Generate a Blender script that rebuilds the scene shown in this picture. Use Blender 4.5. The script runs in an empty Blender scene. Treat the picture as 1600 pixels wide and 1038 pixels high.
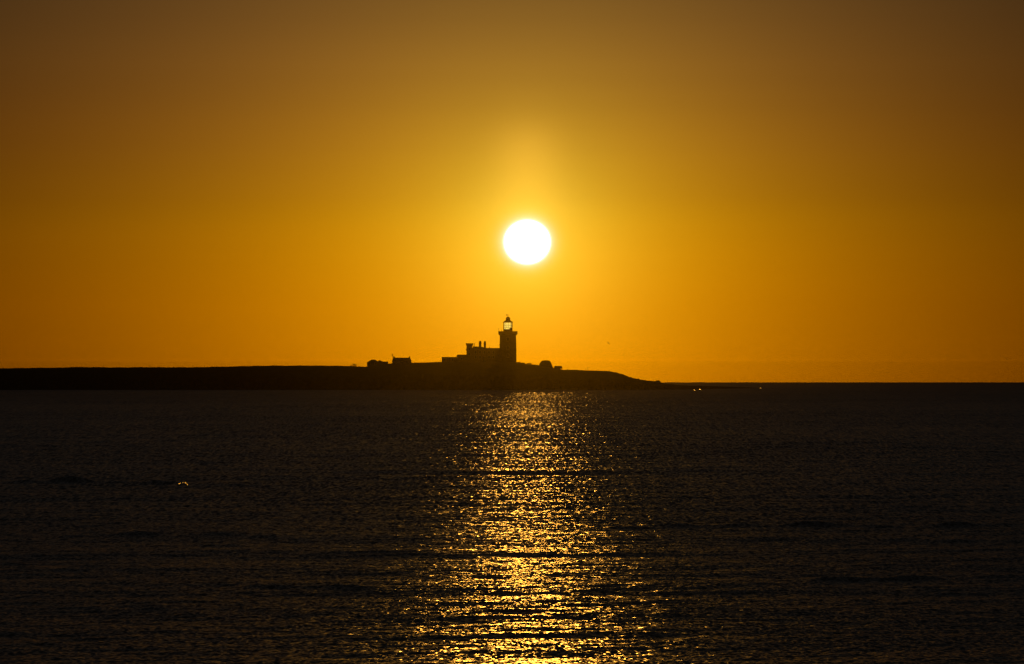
import bpy, math, random
import numpy as np
from mathutils import Vector, Matrix

random.seed(7)
rng = np.random.default_rng(11)
scene = bpy.context.scene

# ------------------------------------------------------------------ camera
FPX = 6759.6            # focal length in pixels of the 1600 px wide photograph
CAM_H = 5.2             # eye height above the water, metres
EYE_Y = 589.4           # picture row of the level line
R_EARTH = 6.371e6
cam_d = bpy.data.cameras.new("camera")
cam_d.sensor_width = 36.0
cam_d.lens = 36.0 * FPX / 1600.0
cam_d.clip_start = 0.5
cam_d.clip_end = 60000.0
cam = bpy.data.objects.new("camera", cam_d)
scene.collection.objects.link(cam)
cam.location = (0, 0, CAM_H)
PITCH = math.atan((EYE_Y - 519.0) / FPX)
cam.rotation_euler = (math.radians(90) + PITCH, 0, 0)
scene.camera = cam

# ------------------------------------------------------------------ sun direction
SUN_PX, SUN_PY = 823.8, 378.3
SUN_AZ = math.atan((SUN_PX - 800) / FPX)
SUN_EL = math.atan((EYE_Y - SUN_PY) / FPX)
SUN_DIR = Vector((math.sin(SUN_AZ) * math.cos(SUN_EL), math.cos(SUN_AZ) * math.cos(SUN_EL), math.sin(SUN_EL)))

scene.view_settings.view_transform = 'Standard'
scene.view_settings.look = 'None'
scene.view_settings.exposure = 0.0
scene.view_settings.gamma = 1.0
scene.cycles.use_denoising = True
scene.cycles.denoiser = 'OPENIMAGEDENOISE'
scene.cycles.use_adaptive_sampling = False
scene.cycles.filter_width = 1.5
scene.cycles.max_bounces = 6
scene.cycles.glossy_bounces = 3
scene.cycles.diffuse_bounces = 2
scene.cycles.transparent_max_bounces = 12
scene.cycles.volume_bounces = 0
scene.cycles.sample_clamp_direct = 30
scene.cycles.sample_clamp_indirect = 4.0
scene.cycles.caustics_reflective = False
scene.cycles.caustics_refractive = False

# ------------------------------------------------------------------ world: the dusk sky
world = bpy.data.worlds.new("World")
scene.world = world
world.use_nodes = True
world.cycles.sampling_method = 'MANUAL'
world.cycles.sample_map_resolution = 2048
wt = world.node_tree
wt.nodes.clear()


def M(t, op, a, b=None, c=None, clamp=False):
    n = t.nodes.new('ShaderNodeMath'); n.operation = op; n.use_clamp = clamp
    for k, v in enumerate((a, b, c)):
        if v is None: continue
        if isinstance(v, (int, float)): n.inputs[k].default_value = v
        else: t.links.new(v, n.inputs[k])
    return n.outputs[0]


def VM(t, op, a, b=None, out=0):
    n = t.nodes.new('ShaderNodeVectorMath'); n.operation = op
    for k, v in enumerate((a, b)):
        if v is None: continue
        if isinstance(v, (tuple, list, Vector)): n.inputs[k].default_value = tuple(v)
        else: t.links.new(v, n.inputs[k])
    return n.outputs[out]


def piecewise(t, x, pts):
    """smooth 1-D table as a float curve"""
    x0, x1 = pts[0][0], pts[-1][0]
    ks = sorted({p_[0] for p_ in pts} | {-.1, 0.0, .08, .15, .2, .25, .35, .5, .7})
    fn = lambda e: float(np.interp(e, [p_[0] for p_ in pts], [p_[1] for p_ in pts]))
    pts = [(e, fn(e) * math.exp(HAZE_D * min(8700, 31 / math.tan(math.radians(max(e, .05)))))) for e in ks if e >= x0]
    f = M(t, 'POWER', M(t, 'MULTIPLY_ADD', x, 1.0 / (x1 - x0), -x0 / (x1 - x0), clamp=True), .4)
    ymax = max(p[1] for p in pts)
    n = t.nodes.new('ShaderNodeFloatCurve')
    cv = n.mapping.curves[0]
    for k, (px, py) in enumerate(pts):
        u, v = ((px - x0) / (x1 - x0)) ** .4, py / ymax
        if k == 0: cv.points[0].location = (u, v)
        elif k == len(pts) - 1: cv.points[len(cv.points) - 1].location = (u, v)
        else: cv.points.new(u, v)
    n.mapping.update()
    t.links.new(f, n.inputs['Value'])
    return M(t, 'MULTIPLY', n.outputs[0], ymax)


HAZE_D = 1.2e-4      # the sky lies behind this much haze (see the haze box at the end)
tc = wt.nodes.new('ShaderNodeTexCoord')
sep = wt.nodes.new('ShaderNodeSeparateXYZ')
dirn = VM(wt, 'NORMALIZE', tc.outputs['Generated'])
wt.links.new(dirn, sep.inputs[0])
elev = M(wt, 'MULTIPLY', M(wt, 'ARCSINE', sep.outputs[2]), 180 / math.pi)
delta = VM(wt, 'SUBTRACT', dirn, SUN_DIR)
chord = VM(wt, 'LENGTH', delta, out=1)
theta = M(wt, 'MULTIPLY', M(wt, 'ARCSINE', M(wt, 'MULTIPLY', chord, 0.5)), 360 / math.pi)   # degrees from the sun
sq = VM(wt, 'MULTIPLY', delta, (1, 1, 1.055))                                               # flattened disc
theta_d = M(wt, 'MAXIMUM', M(wt, 'MULTIPLY', VM(wt, 'LENGTH', sq, out=1), 180 / math.pi), .28)


def decay(scale, amp, x=theta, off=0.0):
    return M(wt, 'MULTIPLY', M(wt, 'EXPONENT', M(wt, 'MULTIPLY_ADD', x, -1.0 / scale, off / scale)), amp)


# elevation tables (degrees above the level line) per channel, times a fall-off away from the sun
E_R = [(-.1, 1.06), (0.3, 1.10), (1.0, 1.14), (1.75, 1.10), (2.4, .91), (3.25, .74), (5.0, .46), (7.5, .20), (12, .062), (25, .026), (90, .012)]
E_G = [(-.1, .365), (0.3, .395), (1.0, .43), (1.75, .455), (2.4, .395), (3.25, .325), (5.0, .215), (7.5, .137), (12, .054), (25, .025), (90, .012)]
E_B = [(-.1, 0.0), (1.0, 0.0), (1.75, .0015), (2.5, .007), (3.25, .015), (5.0, .028), (7.5, .034), (12, .032), (25, .021), (90, .01)]
r = M(wt, 'MULTIPLY', piecewise(wt, elev, E_R), decay(4.1, 1.0))
g = M(wt, 'MULTIPLY', piecewise(wt, elev, E_G), decay(3.6, 1.0))
b = M(wt, 'MULTIPLY', piecewise(wt, elev, E_B), decay(5.0, 1.0))
r = M(wt, 'ADD', r, decay(0.9, .07))
g = M(wt, 'ADD', g, decay(0.85, .335))
b = M(wt, 'ADD', b, decay(0.62, .075))
dxs = wt.nodes.new('ShaderNodeSeparateXYZ'); wt.links.new(delta, dxs.inputs[0])
g = M(wt, 'ADD', g, piecewise(wt, elev, [(-.1, 0), (3, 0), (5, .0045), (7.5, .004), (12, 0), (90, 0)]))
pil = M(wt, 'EXPONENT', M(wt, 'MULTIPLY', M(wt, 'MULTIPLY', dxs.outputs[0], dxs.outputs[0]), -(180 / math.pi / .45) ** 2))
pil = M(wt, 'MULTIPLY', pil, piecewise(wt, elev, [(-.1, 0), (1.9, 0), (2.3, 1), (2.8, .95), (3.3, .45), (4.2, .0), (6, 0), (90, 0)]))   # faint light pillar above the sun
r = M(wt, 'ADD', r, M(wt, 'MULTIPLY', pil, .21))
g = M(wt, 'ADD', g, M(wt, 'MULTIPLY', pil, .11))
b = M(wt, 'ADD', b, M(wt, 'MULTIPLY', pil, .014))
r = M(wt, 'ADD', r, decay(.06, .4, theta_d, .31))
g = M(wt, 'ADD', g, decay(.06, .40, theta_d, .31))
b = M(wt, 'ADD', b, decay(.05, .60, theta_d, .31))
disc = wt.nodes.new('ShaderNodeMapRange'); disc.interpolation_type = 'SMOOTHSTEP'
wt.links.new(theta_d, disc.inputs['Value'])
disc.inputs['From Min'].default_value = .335; disc.inputs['From Max'].default_value = .285
disc.inputs['To Min'].default_value = 0; disc.inputs['To Max'].default_value = 1.0
# the dim upper sky: brighter on the sun's side, dark behind the camera
AMB = (.0115, .0115, .0105)
hi = wt.nodes.new('ShaderNodeMapRange'); hi.interpolation_type = 'SMOOTHSTEP'
wt.links.new(elev, hi.inputs['Value'])
hi.inputs['From Min'].default_value = 3; hi.inputs['From Max'].default_value = 11
amb = wt.nodes.new('ShaderNodeMapRange'); amb.interpolation_type = 'SMOOTHSTEP'
wt.links.new(theta, amb.inputs['Value'])
amb.inputs['From Min'].default_value = 5; amb.inputs['From Max'].default_value = 110
amb.inputs['To Min'].default_value = 1.0; amb.inputs['To Max'].default_value = 0.22
comb = wt.nodes.new('ShaderNodeCombineColor')
# faint level haze layers
lm = wt.nodes.new('ShaderNodeMapping'); lm.inputs['Scale'].default_value = (.7, .7, 46)
wt.links.new(dirn, lm.inputs[0])
ln = wt.nodes.new('ShaderNodeTexNoise'); ln.inputs['Scale'].default_value = 1; ln.inputs['Detail'].default_value = 3
wt.links.new(lm.outputs[0], ln.inputs['Vector'])
layer = M(wt, 'MULTIPLY_ADD', ln.outputs[0], .26, .87)
layer = M(wt, 'MULTIPLY', layer, M(wt, 'MULTIPLY_ADD', M(wt, 'MAXIMUM', dxs.outputs[0], 0.0), -.022 * 57.3, 1.0))   # sky dims to the right of the sun
for k, ch in enumerate((r, g, b)):
    ch = M(wt, 'MULTIPLY', ch, layer)
    v = M(wt, 'ADD', ch, disc.outputs[0])
    v = M(wt, 'ADD', v, M(wt, 'MULTIPLY', M(wt, 'MULTIPLY', amb.outputs[0], hi.outputs[0]), AMB[k]))
    v = M(wt, 'MAXIMUM', v, 0.0)
    wt.links.new(v, comb.inputs[k])
bg = wt.nodes.new('ShaderNodeBackground')
wt.links.new(comb.outputs[0], bg.inputs['Color'])
bg.inputs['Strength'].default_value = 1.0
wo = wt.nodes.new('ShaderNodeOutputWorld')
wt.links.new(bg.outputs[0], wo.inputs['Surface'])

# ------------------------------------------------------------------ sun lamp
SUN_S = 0.23
ld = bpy.data.lights.new("sun", 'SUN')
ld.energy = SUN_S
ld.angle = math.radians(0.55)
ld.color = (1.0, .415, .045)
sun = bpy.data.objects.new("sun", ld)
scene.collection.objects.link(sun)
sun.rotation_euler = SUN_DIR.to_track_quat('Z', 'Y').to_euler()
sun.location = (0, 0, 60)

# ------------------------------------------------------------------ helpers
COL = scene.collection


def mpp(D): return D / FPX
def X(px, D): return (px - 800.0) * D / FPX
def Z(py, D): return CAM_H + (EYE_Y - py) * D / FPX
def seaz(rr): return -(rr * rr) / (2 * R_EARTH)


def tag(o, label=None, cat=None, group=None, kind=None):
    if label: o['label'] = label
    if cat: o['category'] = cat
    if group: o['group'] = group
    if kind: o['kind'] = kind
    return o


def empty(name, loc, label, cat, group=None):
    o = bpy.data.objects.new(name, None)
    o.empty_display_size = 1
    COL.objects.link(o)
    o.location = loc
    return tag(o, label, cat, group)


class MB:
    def __init__(s): s.v, s.f, s.sm = [], [], []

    def add(s, vs, fs, smooth=False):
        n = len(s.v)
        s.v += [tuple(v) for v in vs]
        s.f += [tuple(i + n for i in f) for f in fs]
        s.sm += [smooth] * len(fs)

    def box(s, x0, x1, y0, y1, z0, z1):
        s.add([(x0, y0, z0), (x1, y0, z0), (x1, y1, z0), (x0, y1, z0), (x0, y0, z1), (x1, y0, z1), (x1, y1, z1), (x0, y1, z1)],
              [(3, 2, 1, 0), (4, 5, 6, 7), (0, 1, 5, 4), (1, 2, 6, 5), (2, 3, 7, 6), (3, 0, 4, 7)])

    def frustum(s, cx, cy, z0, z1, a0, b0, a1, b1):
        """rectangular frustum, half sizes a (x) and b (y)"""
        s.add([(cx - a0, cy - b0, z0), (cx + a0, cy - b0, z0), (cx + a0, cy + b0, z0), (cx - a0, cy + b0, z0),
               (cx - a1, cy - b1, z1), (cx + a1, cy - b1, z1), (cx + a1, cy + b1, z1), (cx - a1, cy + b1, z1)],
              [(3, 2, 1, 0), (4, 5, 6, 7), (0, 1, 5, 4), (1, 2, 6, 5), (2, 3, 7, 6), (3, 0, 4, 7)])

    def lathe(s, cx, cy, prof, n=24, smooth=True, cap=True):
        vs = []
        for rr, z in prof:
            for k in range(n):
                a = 2 * math.pi * k / n
                vs.append((cx + rr * math.cos(a), cy + rr * math.sin(a), z))
        fs = []
        for j in range(len(prof) - 1):
            for k in range(n):
                k2 = (k + 1) % n
                fs.append((j * n + k, j * n + k2, (j + 1) * n + k2, (j + 1) * n + k))
        s.add(vs, fs, smooth)
        if cap:
            m = len(prof) - 1
            s.add(vs[:n], [tuple(reversed(range(n)))])
            s.add(vs[m * n:], [tuple(range(n))])

    def tube(s, pts, rad, n=8):
        pts = [Vector(p) for p in pts]
        if not isinstance(rad, (list, tuple)): rad = [rad] * len(pts)
        vs, fs = [], []
        for i, p in enumerate(pts):
            d = (pts[min(i + 1, len(pts) - 1)] - pts[max(i - 1, 0)]).normalized()
            a = d.orthogonal().normalized(); b2 = d.cross(a)
            for k in range(n):
                t = 2 * math.pi * k / n
                vs.append(p + (a * math.cos(t) + b2 * math.sin(t)) * rad[i])
        for j in range(len(pts) - 1):
            for k in range(n):
                k2 = (k + 1) % n
                fs.append((j * n + k, j * n + k2, (j + 1) * n + k2, (j + 1) * n + k))
        fs.append(tuple(reversed(range(n)))); fs.append(tuple(range(len(vs) - n, len(vs))))
        s.add(vs, fs, True)

    def prism(s, poly, y0, y1):
        """outline in x,z swept along y"""
        n = len(poly)
        s.add([(p[0], y0, p[1]) for p in poly] + [(p[0], y1, p[1]) for p in poly],
              [tuple(range(n)), tuple(reversed(range(n, 2 * n)))] +
              [(k, k + n, (k + 1) % n + n, (k + 1) % n) for k in range(n)])

    def blob(s, c, rx, ry, rz, seed=0, rough=.25, nu=12, nv=7):
        rr = random.Random(seed)
        vs, fs = [], []
        ph = [rr.uniform(0, 6.28) for _ in range(8)]
        for j in range(nv + 1):
            t = math.pi * j / nv
            for k in range(nu):
                a = 2 * math.pi * k / nu
                w = 1 + rough * (math.sin(2 * a + ph[0]) * math.sin(t + ph[1]) * .5 + math.sin(3 * a + ph[2] + 2 * t) * .35 + rr.uniform(-.35, .35) * math.sin(t))
                vs.append((c[0] + rx * w * math.sin(t) * math.cos(a), c[1] + ry * w * math.sin(t) * math.sin(a), c[2] + rz * w * math.cos(t)))
        for j in range(nv):
            for k in range(nu):
                k2 = (k + 1) % nu
                fs.append((j * nu + k, (j + 1) * nu + k, (j + 1) * nu + k2, j * nu + k2))
        s.add(vs, fs, False)

    def build(s, name, mat, parent=None, origin=None):
        me = bpy.data.meshes.new(name)
        o0 = Vector(origin) if origin is not None else Vector((0, 0, 0))
        me.from_pydata([tuple(Vector(v) - o0) for v in s.v], [], s.f)
        me.polygons.foreach_set('use_smooth', s.sm)
        if mat: me.materials.append(mat)
        me.update()
        o = bpy.data.objects.new(name, me)
        COL.objects.link(o)
        if parent is not None: o.parent = parent
        o.location = tuple(o0) if parent is None else tuple(o0 - parent.location) if parent.parent is None and parent.type == 'EMPTY' else (0, 0, 0)
        return o


def sub(mb, name, mat, part, thing):
    """a sub-part: child of a part whose local frame is the thing's"""
    o = mb.build(name, mat)
    o.parent = part
    o.location = (0, 0, 0)
    return o


def pbr(name, c0, c1, scale=2.0, rough=.85, bump=.15, spec=.3, metal=0.0, stretch=(1, 1, 1), brick=None):
    m = bpy.data.materials.new(name); m.use_nodes = True
    t = m.node_tree; p = t.nodes['Principled BSDF']
    co = t.nodes.new('ShaderNodeTexCoord')
    mp = t.nodes.new('ShaderNodeMapping'); mp.inputs['Scale'].default_value = stretch
    t.links.new(co.outputs['Object'], mp.inputs[0])
    nz = t.nodes.new('ShaderNodeTexNoise'); nz.inputs['Scale'].default_value = scale; nz.inputs['Detail'].default_value = 6
    t.links.new(mp.outputs[0], nz.inputs['Vector'])
    cr = t.nodes.new('ShaderNodeValToRGB')
    cr.color_ramp.elements[0].color = (*c0, 1); cr.color_ramp.elements[0].position = .3
    cr.color_ramp.elements[1].color = (*c1, 1); cr.color_ramp.elements[1].position = .7
    t.links.new(nz.outputs[0], cr.inputs[0])
    col = cr.outputs[0]; h = nz.outputs[0]
    if brick:
        bt = t.nodes.new('ShaderNodeTexBrick'); bt.inputs['Scale'].default_value = brick
        rot = t.nodes.new('ShaderNodeMapping'); rot.inputs['Rotation'].default_value = (math.radians(90), 0, 0)
        t.links.new(co.outputs['Object'], rot.inputs[0]); t.links.new(rot.outputs[0], bt.inputs['Vector'])
        t.links.new(col, bt.inputs['Color1']); t.links.new(col, bt.inputs['Color2'])
        bt.inputs['Mortar'].default_value = (c0[0] * .6, c0[1] * .6, c0[2] * .6, 1)
        col = bt.outputs['Color']
    t.links.new(col, p.inputs['Base Color'])
    p.inputs['Roughness'].default_value = rough
    p.inputs['Metallic'].default_value = metal
    p.inputs['Specular IOR Level'].default_value = spec
    bp = t.nodes.new('ShaderNodeBump'); bp.inputs['Strength'].default_value = bump; bp.inputs['Distance'].default_value = .05
    t.links.new(h, bp.inputs['Height']); t.links.new(bp.outputs[0], p.inputs['Normal'])
    return m


MAT = dict(
    stone=pbr('sandstone', (.22, .18, .13), (.36, .30, .22), 1.2, brick=1.6),
    white=pbr('whitewash', (.55, .52, .46), (.72, .70, .64), .8),
    slate=pbr('slate', (.05, .05, .055), (.10, .10, .11), 3.0, rough=.6),
    lead=pbr('lead_roof', (.12, .12, .12), (.2, .2, .2), 2.0, rough=.5),
    iron=pbr('iron', (.05, .05, .05), (.12, .10, .08), 8.0, rough=.6),
    wood=pbr('timber', (.10, .07, .045), (.2, .15, .10), 4.0, stretch=(1, 1, .2)),
    paint=pbr('door_paint', (.03, .05, .08), (.05, .08, .12), 2.0, rough=.5),
    rock=pbr('rock', (.05, .045, .04), (.16, .14, .11), .8, bump=.5),
    leaf=pbr('leaves', (.03, .045, .015), (.07, .09, .03), 1.5),
    bark=pbr('bark', (.05, .04, .03), (.12, .09, .07), 6.0),
    feather=pbr('feathers', (.08, .08, .08), (.25, .25, .25), 8.0),
    cloth=pbr('flag_cloth', (.25, .03, .03), (.35, .05, .05), 3.0),
)


def island_mat():
    m = bpy.data.materials.new('island_ground'); m.use_nodes = True
    t = m.node_tree; p = t.nodes['Principled BSDF']
    co = t.nodes.new('ShaderNodeTexCoord'); ge = t.nodes.new('ShaderNodeNewGeometry')
    nz = t.nodes.new('ShaderNodeTexNoise'); nz.inputs['Scale'].default_value = .35; nz.inputs['Detail'].default_value = 8
    t.links.new(co.outputs['Object'], nz.inputs['Vector'])
    gr = t.nodes.new('ShaderNodeValToRGB'); gr.color_ramp.elements[0].color = (.035, .045, .015, 1); gr.color_ramp.elements[1].color = (.09, .09, .035, 1)
    rk = t.nodes.new('ShaderNodeValToRGB'); rk.color_ramp.elements[0].color = (.03, .027, .024, 1); rk.color_ramp.elements[1].color = (.14, .12, .09, 1)
    t.links.new(nz.outputs[0], gr.inputs[0]); t.links.new(nz.outputs[0], rk.inputs[0])
    sp = t.nodes.new('ShaderNodeSeparateXYZ'); t.links.new(ge.outputs['Normal'], sp.inputs[0])
    mr = t.nodes.new('ShaderNodeMapRange'); t.links.new(sp.outputs[2], mr.inputs['Value'])
    mr.inputs['From Min'].default_value = .75; mr.inputs['From Max'].default_value = .92
    mx = t.nodes.new('ShaderNodeMix'); mx.data_type = 'RGBA'
    t.links.new(mr.outputs[0], mx.inputs['Factor']); t.links.new(rk.outputs[0], mx.inputs[6]); t.links.new(gr.outputs[0], mx.inputs[7])
    t.links.new(mx.outputs[2], p.inputs['Base Color'])
    p.inputs['Roughness'].default_value = .95; p.inputs['Specular IOR Level'].default_value = .1
    return m


# ------------------------------------------------------------------ sea
def sea_mat():
    m = bpy.data.materials.new('sea_water'); m.use_nodes = True
    t = m.node_tree; p = t.nodes['Principled BSDF']
    p.inputs['Base Color'].default_value = (.003, .005, .006, 1)
    p.inputs['IOR'].default_value = 1.333
    p.inputs['Specular IOR Level'].default_value = .5
    co = t.nodes.new('ShaderNodeTexCoord'); ge = t.nodes.new('ShaderNodeNewGeometry')
    att = t.nodes.new('ShaderNodeAttribute'); att.attribute_name = 'lost_slope'
    # small wavelets: random facet slopes, several sizes, crests longer than they are deep

    def slopes(scale, stretch, detail, seed):
        mp = t.nodes.new('ShaderNodeMapping'); mp.inputs['Scale'].default_value = stretch
        mp.inputs['Location'].default_value = (seed * 13.1, seed * 7.7, seed * 3.3)
        t.links.new(co.outputs['Object'], mp.inputs[0])
        nz = t.nodes.new('ShaderNodeTexNoise'); nz.inputs['Scale'].default_value = scale; nz.inputs['Detail'].default_value = detail
        nz.inputs['Roughness'].default_value = .55
        t.links.new(mp.outputs[0], nz.inputs['Vector'])
        return VM(t, 'SUBTRACT', nz.outputs['Color'], (.5, .5, .5))
    a = slopes(1.0, (9, 4.5, 3), .7, 1)
    b2 = slopes(1.0, (5.2, 1.6, 1), 1.0, 2)
    c = slopes(1.0, (4.0, .50, 1), .6, 3)
    d3 = slopes(1.0, (4.0, .18, 1), .6, 4)
    # gusts: patches where the wavelets are steeper or flatter
    mp = t.nodes.new('ShaderNodeMapping'); mp.inputs['Scale'].default_value = (.018, .009, .01)
    t.links.new(co.outputs['Object'], mp.inputs[0])
    gz = t.nodes.new('ShaderNodeTexNoise'); gz.inputs['Scale'].default_value = 1; gz.inputs['Detail'].default_value = 4
    t.links.new(mp.outputs[0], gz.inputs['Vector'])
    gust = M(t, 'MULTIPLY_ADD', gz.outputs[0], 1.3, .35)
    # the farther the water, the longer the wave groups that still show as single glints
    e4 = slopes(1.0, (3.0, .042, 1), .6, 5)
    f5 = slopes(1.0, (2.1, .014, 1), .6, 6)
    far = VM(t, 'LENGTH', co.outputs['Object'], out=1)

    def ramp(d0, d1, v0, v1):
        n_ = t.nodes.new('ShaderNodeMapRange'); n_.interpolation_type = 'SMOOTHSTEP'
        t.links.new(far, n_.inputs['Value'])
        for nm_, v_ in zip(('From Min', 'From Max', 'To Min', 'To Max'), (d0, d1, v0, v1)): n_.inputs[nm_].default_value = v_
        return n_.outputs[0]

    def scaled(v, k3, w):
        n_ = t.nodes.new('ShaderNodeVectorMath'); n_.operation = 'SCALE'
        t.links.new(VM(t, 'MULTIPLY', v, k3), n_.inputs[0])
        if isinstance(w, float): n_.inputs['Scale'].default_value = w
        else: t.links.new(w, n_.inputs['Scale'])
        return n_.outputs[0]
    both = lambda u, v: M(t, 'MULTIPLY', u, v)
    parts = [scaled(a, AMP_A, ramp(80, 220, 1.0, .0)), scaled(b2, AMP_B, ramp(110, 330, 1.0, .0)),
             scaled(c, AMP_C, both(ramp(90, 200, .3, 1.05), ramp(230, 480, 1.0, 0.0))),
             scaled(d3, AMP_D, both(ramp(140, 380, .1, 1.05), ramp(480, 950, 1.0, 0.0))),
             scaled(e4, AMP_E, both(ramp(350, 850, 0.0, 1.05), ramp(950, 1700, 1.0, .2))),
             scaled(f5, AMP_E, ramp(850, 1500, 0.0, 1.0))]
    sl = parts[0]
    for q_ in parts[1:]: sl = VM(t, 'ADD', sl, q_)
    lost = M(t, 'MULTIPLY_ADD', att.outputs['Fac'], LOST_K, 1.0)
    sc = t.nodes.new('ShaderNodeVectorMath'); sc.operation = 'SCALE'
    t.links.new(sl, sc.inputs[0]); t.links.new(M(t, 'MULTIPLY', gust, lost), sc.inputs['Scale'])
    # at a grazing view the front of every wavelet hides the ones behind, so the slopes one sees towards
    # the eye follow the visible-slope (Rayleigh) law rather than the plain one
    ih = VM(t, 'NORMALIZE', VM(t, 'MULTIPLY', ge.outputs['Incoming'], (1, 1, 0)))
    side = VM(t, 'CROSS_PRODUCT', ih, (0, 0, 1))
    iz = t.nodes.new('ShaderNodeSeparateXYZ'); t.links.new(ge.outputs['Incoming'], iz.inputs[0])
    s3 = t.nodes.new('ShaderNodeSeparateXYZ'); t.links.new(sc.outputs[0], s3.inputs[0])
    tt = VM(t, 'DOT_PRODUCT', VM(t, 'MULTIPLY', sc.outputs[0], (1, 1, 0)), ih, out=1)
    uu = VM(t, 'DOT_PRODUCT', sc.outputs[0], side, out=1)
    rayl = M(t, 'SQRT', M(t, 'ADD', M(t, 'MULTIPLY', tt, tt), M(t, 'MULTIPLY', s3.outputs[2], s3.outputs[2])))
    rayl = M(t, 'SUBTRACT', rayl, M(t, 'MAXIMUM', iz.outputs[2], 0.0))

    def along(v, w):
        n_ = t.nodes.new('ShaderNodeVectorMath'); n_.operation = 'SCALE'
        t.links.new(v, n_.inputs[0]); t.links.new(w, n_.inputs['Scale']); return n_.outputs[0]
    n = VM(t, 'NORMALIZE', VM(t, 'ADD', ge.outputs['Normal'], VM(t, 'ADD', along(side, uu), along(ih, rayl))))
    # a facet turned away from the viewer is hidden by the one in front of it: show its mirror twin
    d = VM(t, 'DOT_PRODUCT', n, ge.outputs['Incoming'], out=1)
    neg = M(t, 'MINIMUM', M(t, 'SUBTRACT', d, .004), 0.0)
    sc2 = t.nodes.new('ShaderNodeVectorMath'); sc2.operation = 'SCALE'
    t.links.new(ge.outputs['Incoming'], sc2.inputs[0]); t.links.new(M(t, 'MULTIPLY', neg, -2.0), sc2.inputs['Scale'])
    n = VM(t, 'NORMALIZE', VM(t, 'ADD', n, sc2.outputs[0]))
    t.links.new(n, p.inputs['Normal'])
    t.links.new(ramp(200, 1300, SEA_ROUGH, .36), p.inputs['Roughness'])
    return m


AMP_A, AMP_B, AMP_C, AMP_D, AMP_E = (.72, 1.0, 1.0), (.58, .82, .82), (.75, .82, .82), (.85, .62, .62), (.85, .48, .48)
LOST_K, SEA_ROUGH = .1, .29


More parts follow.
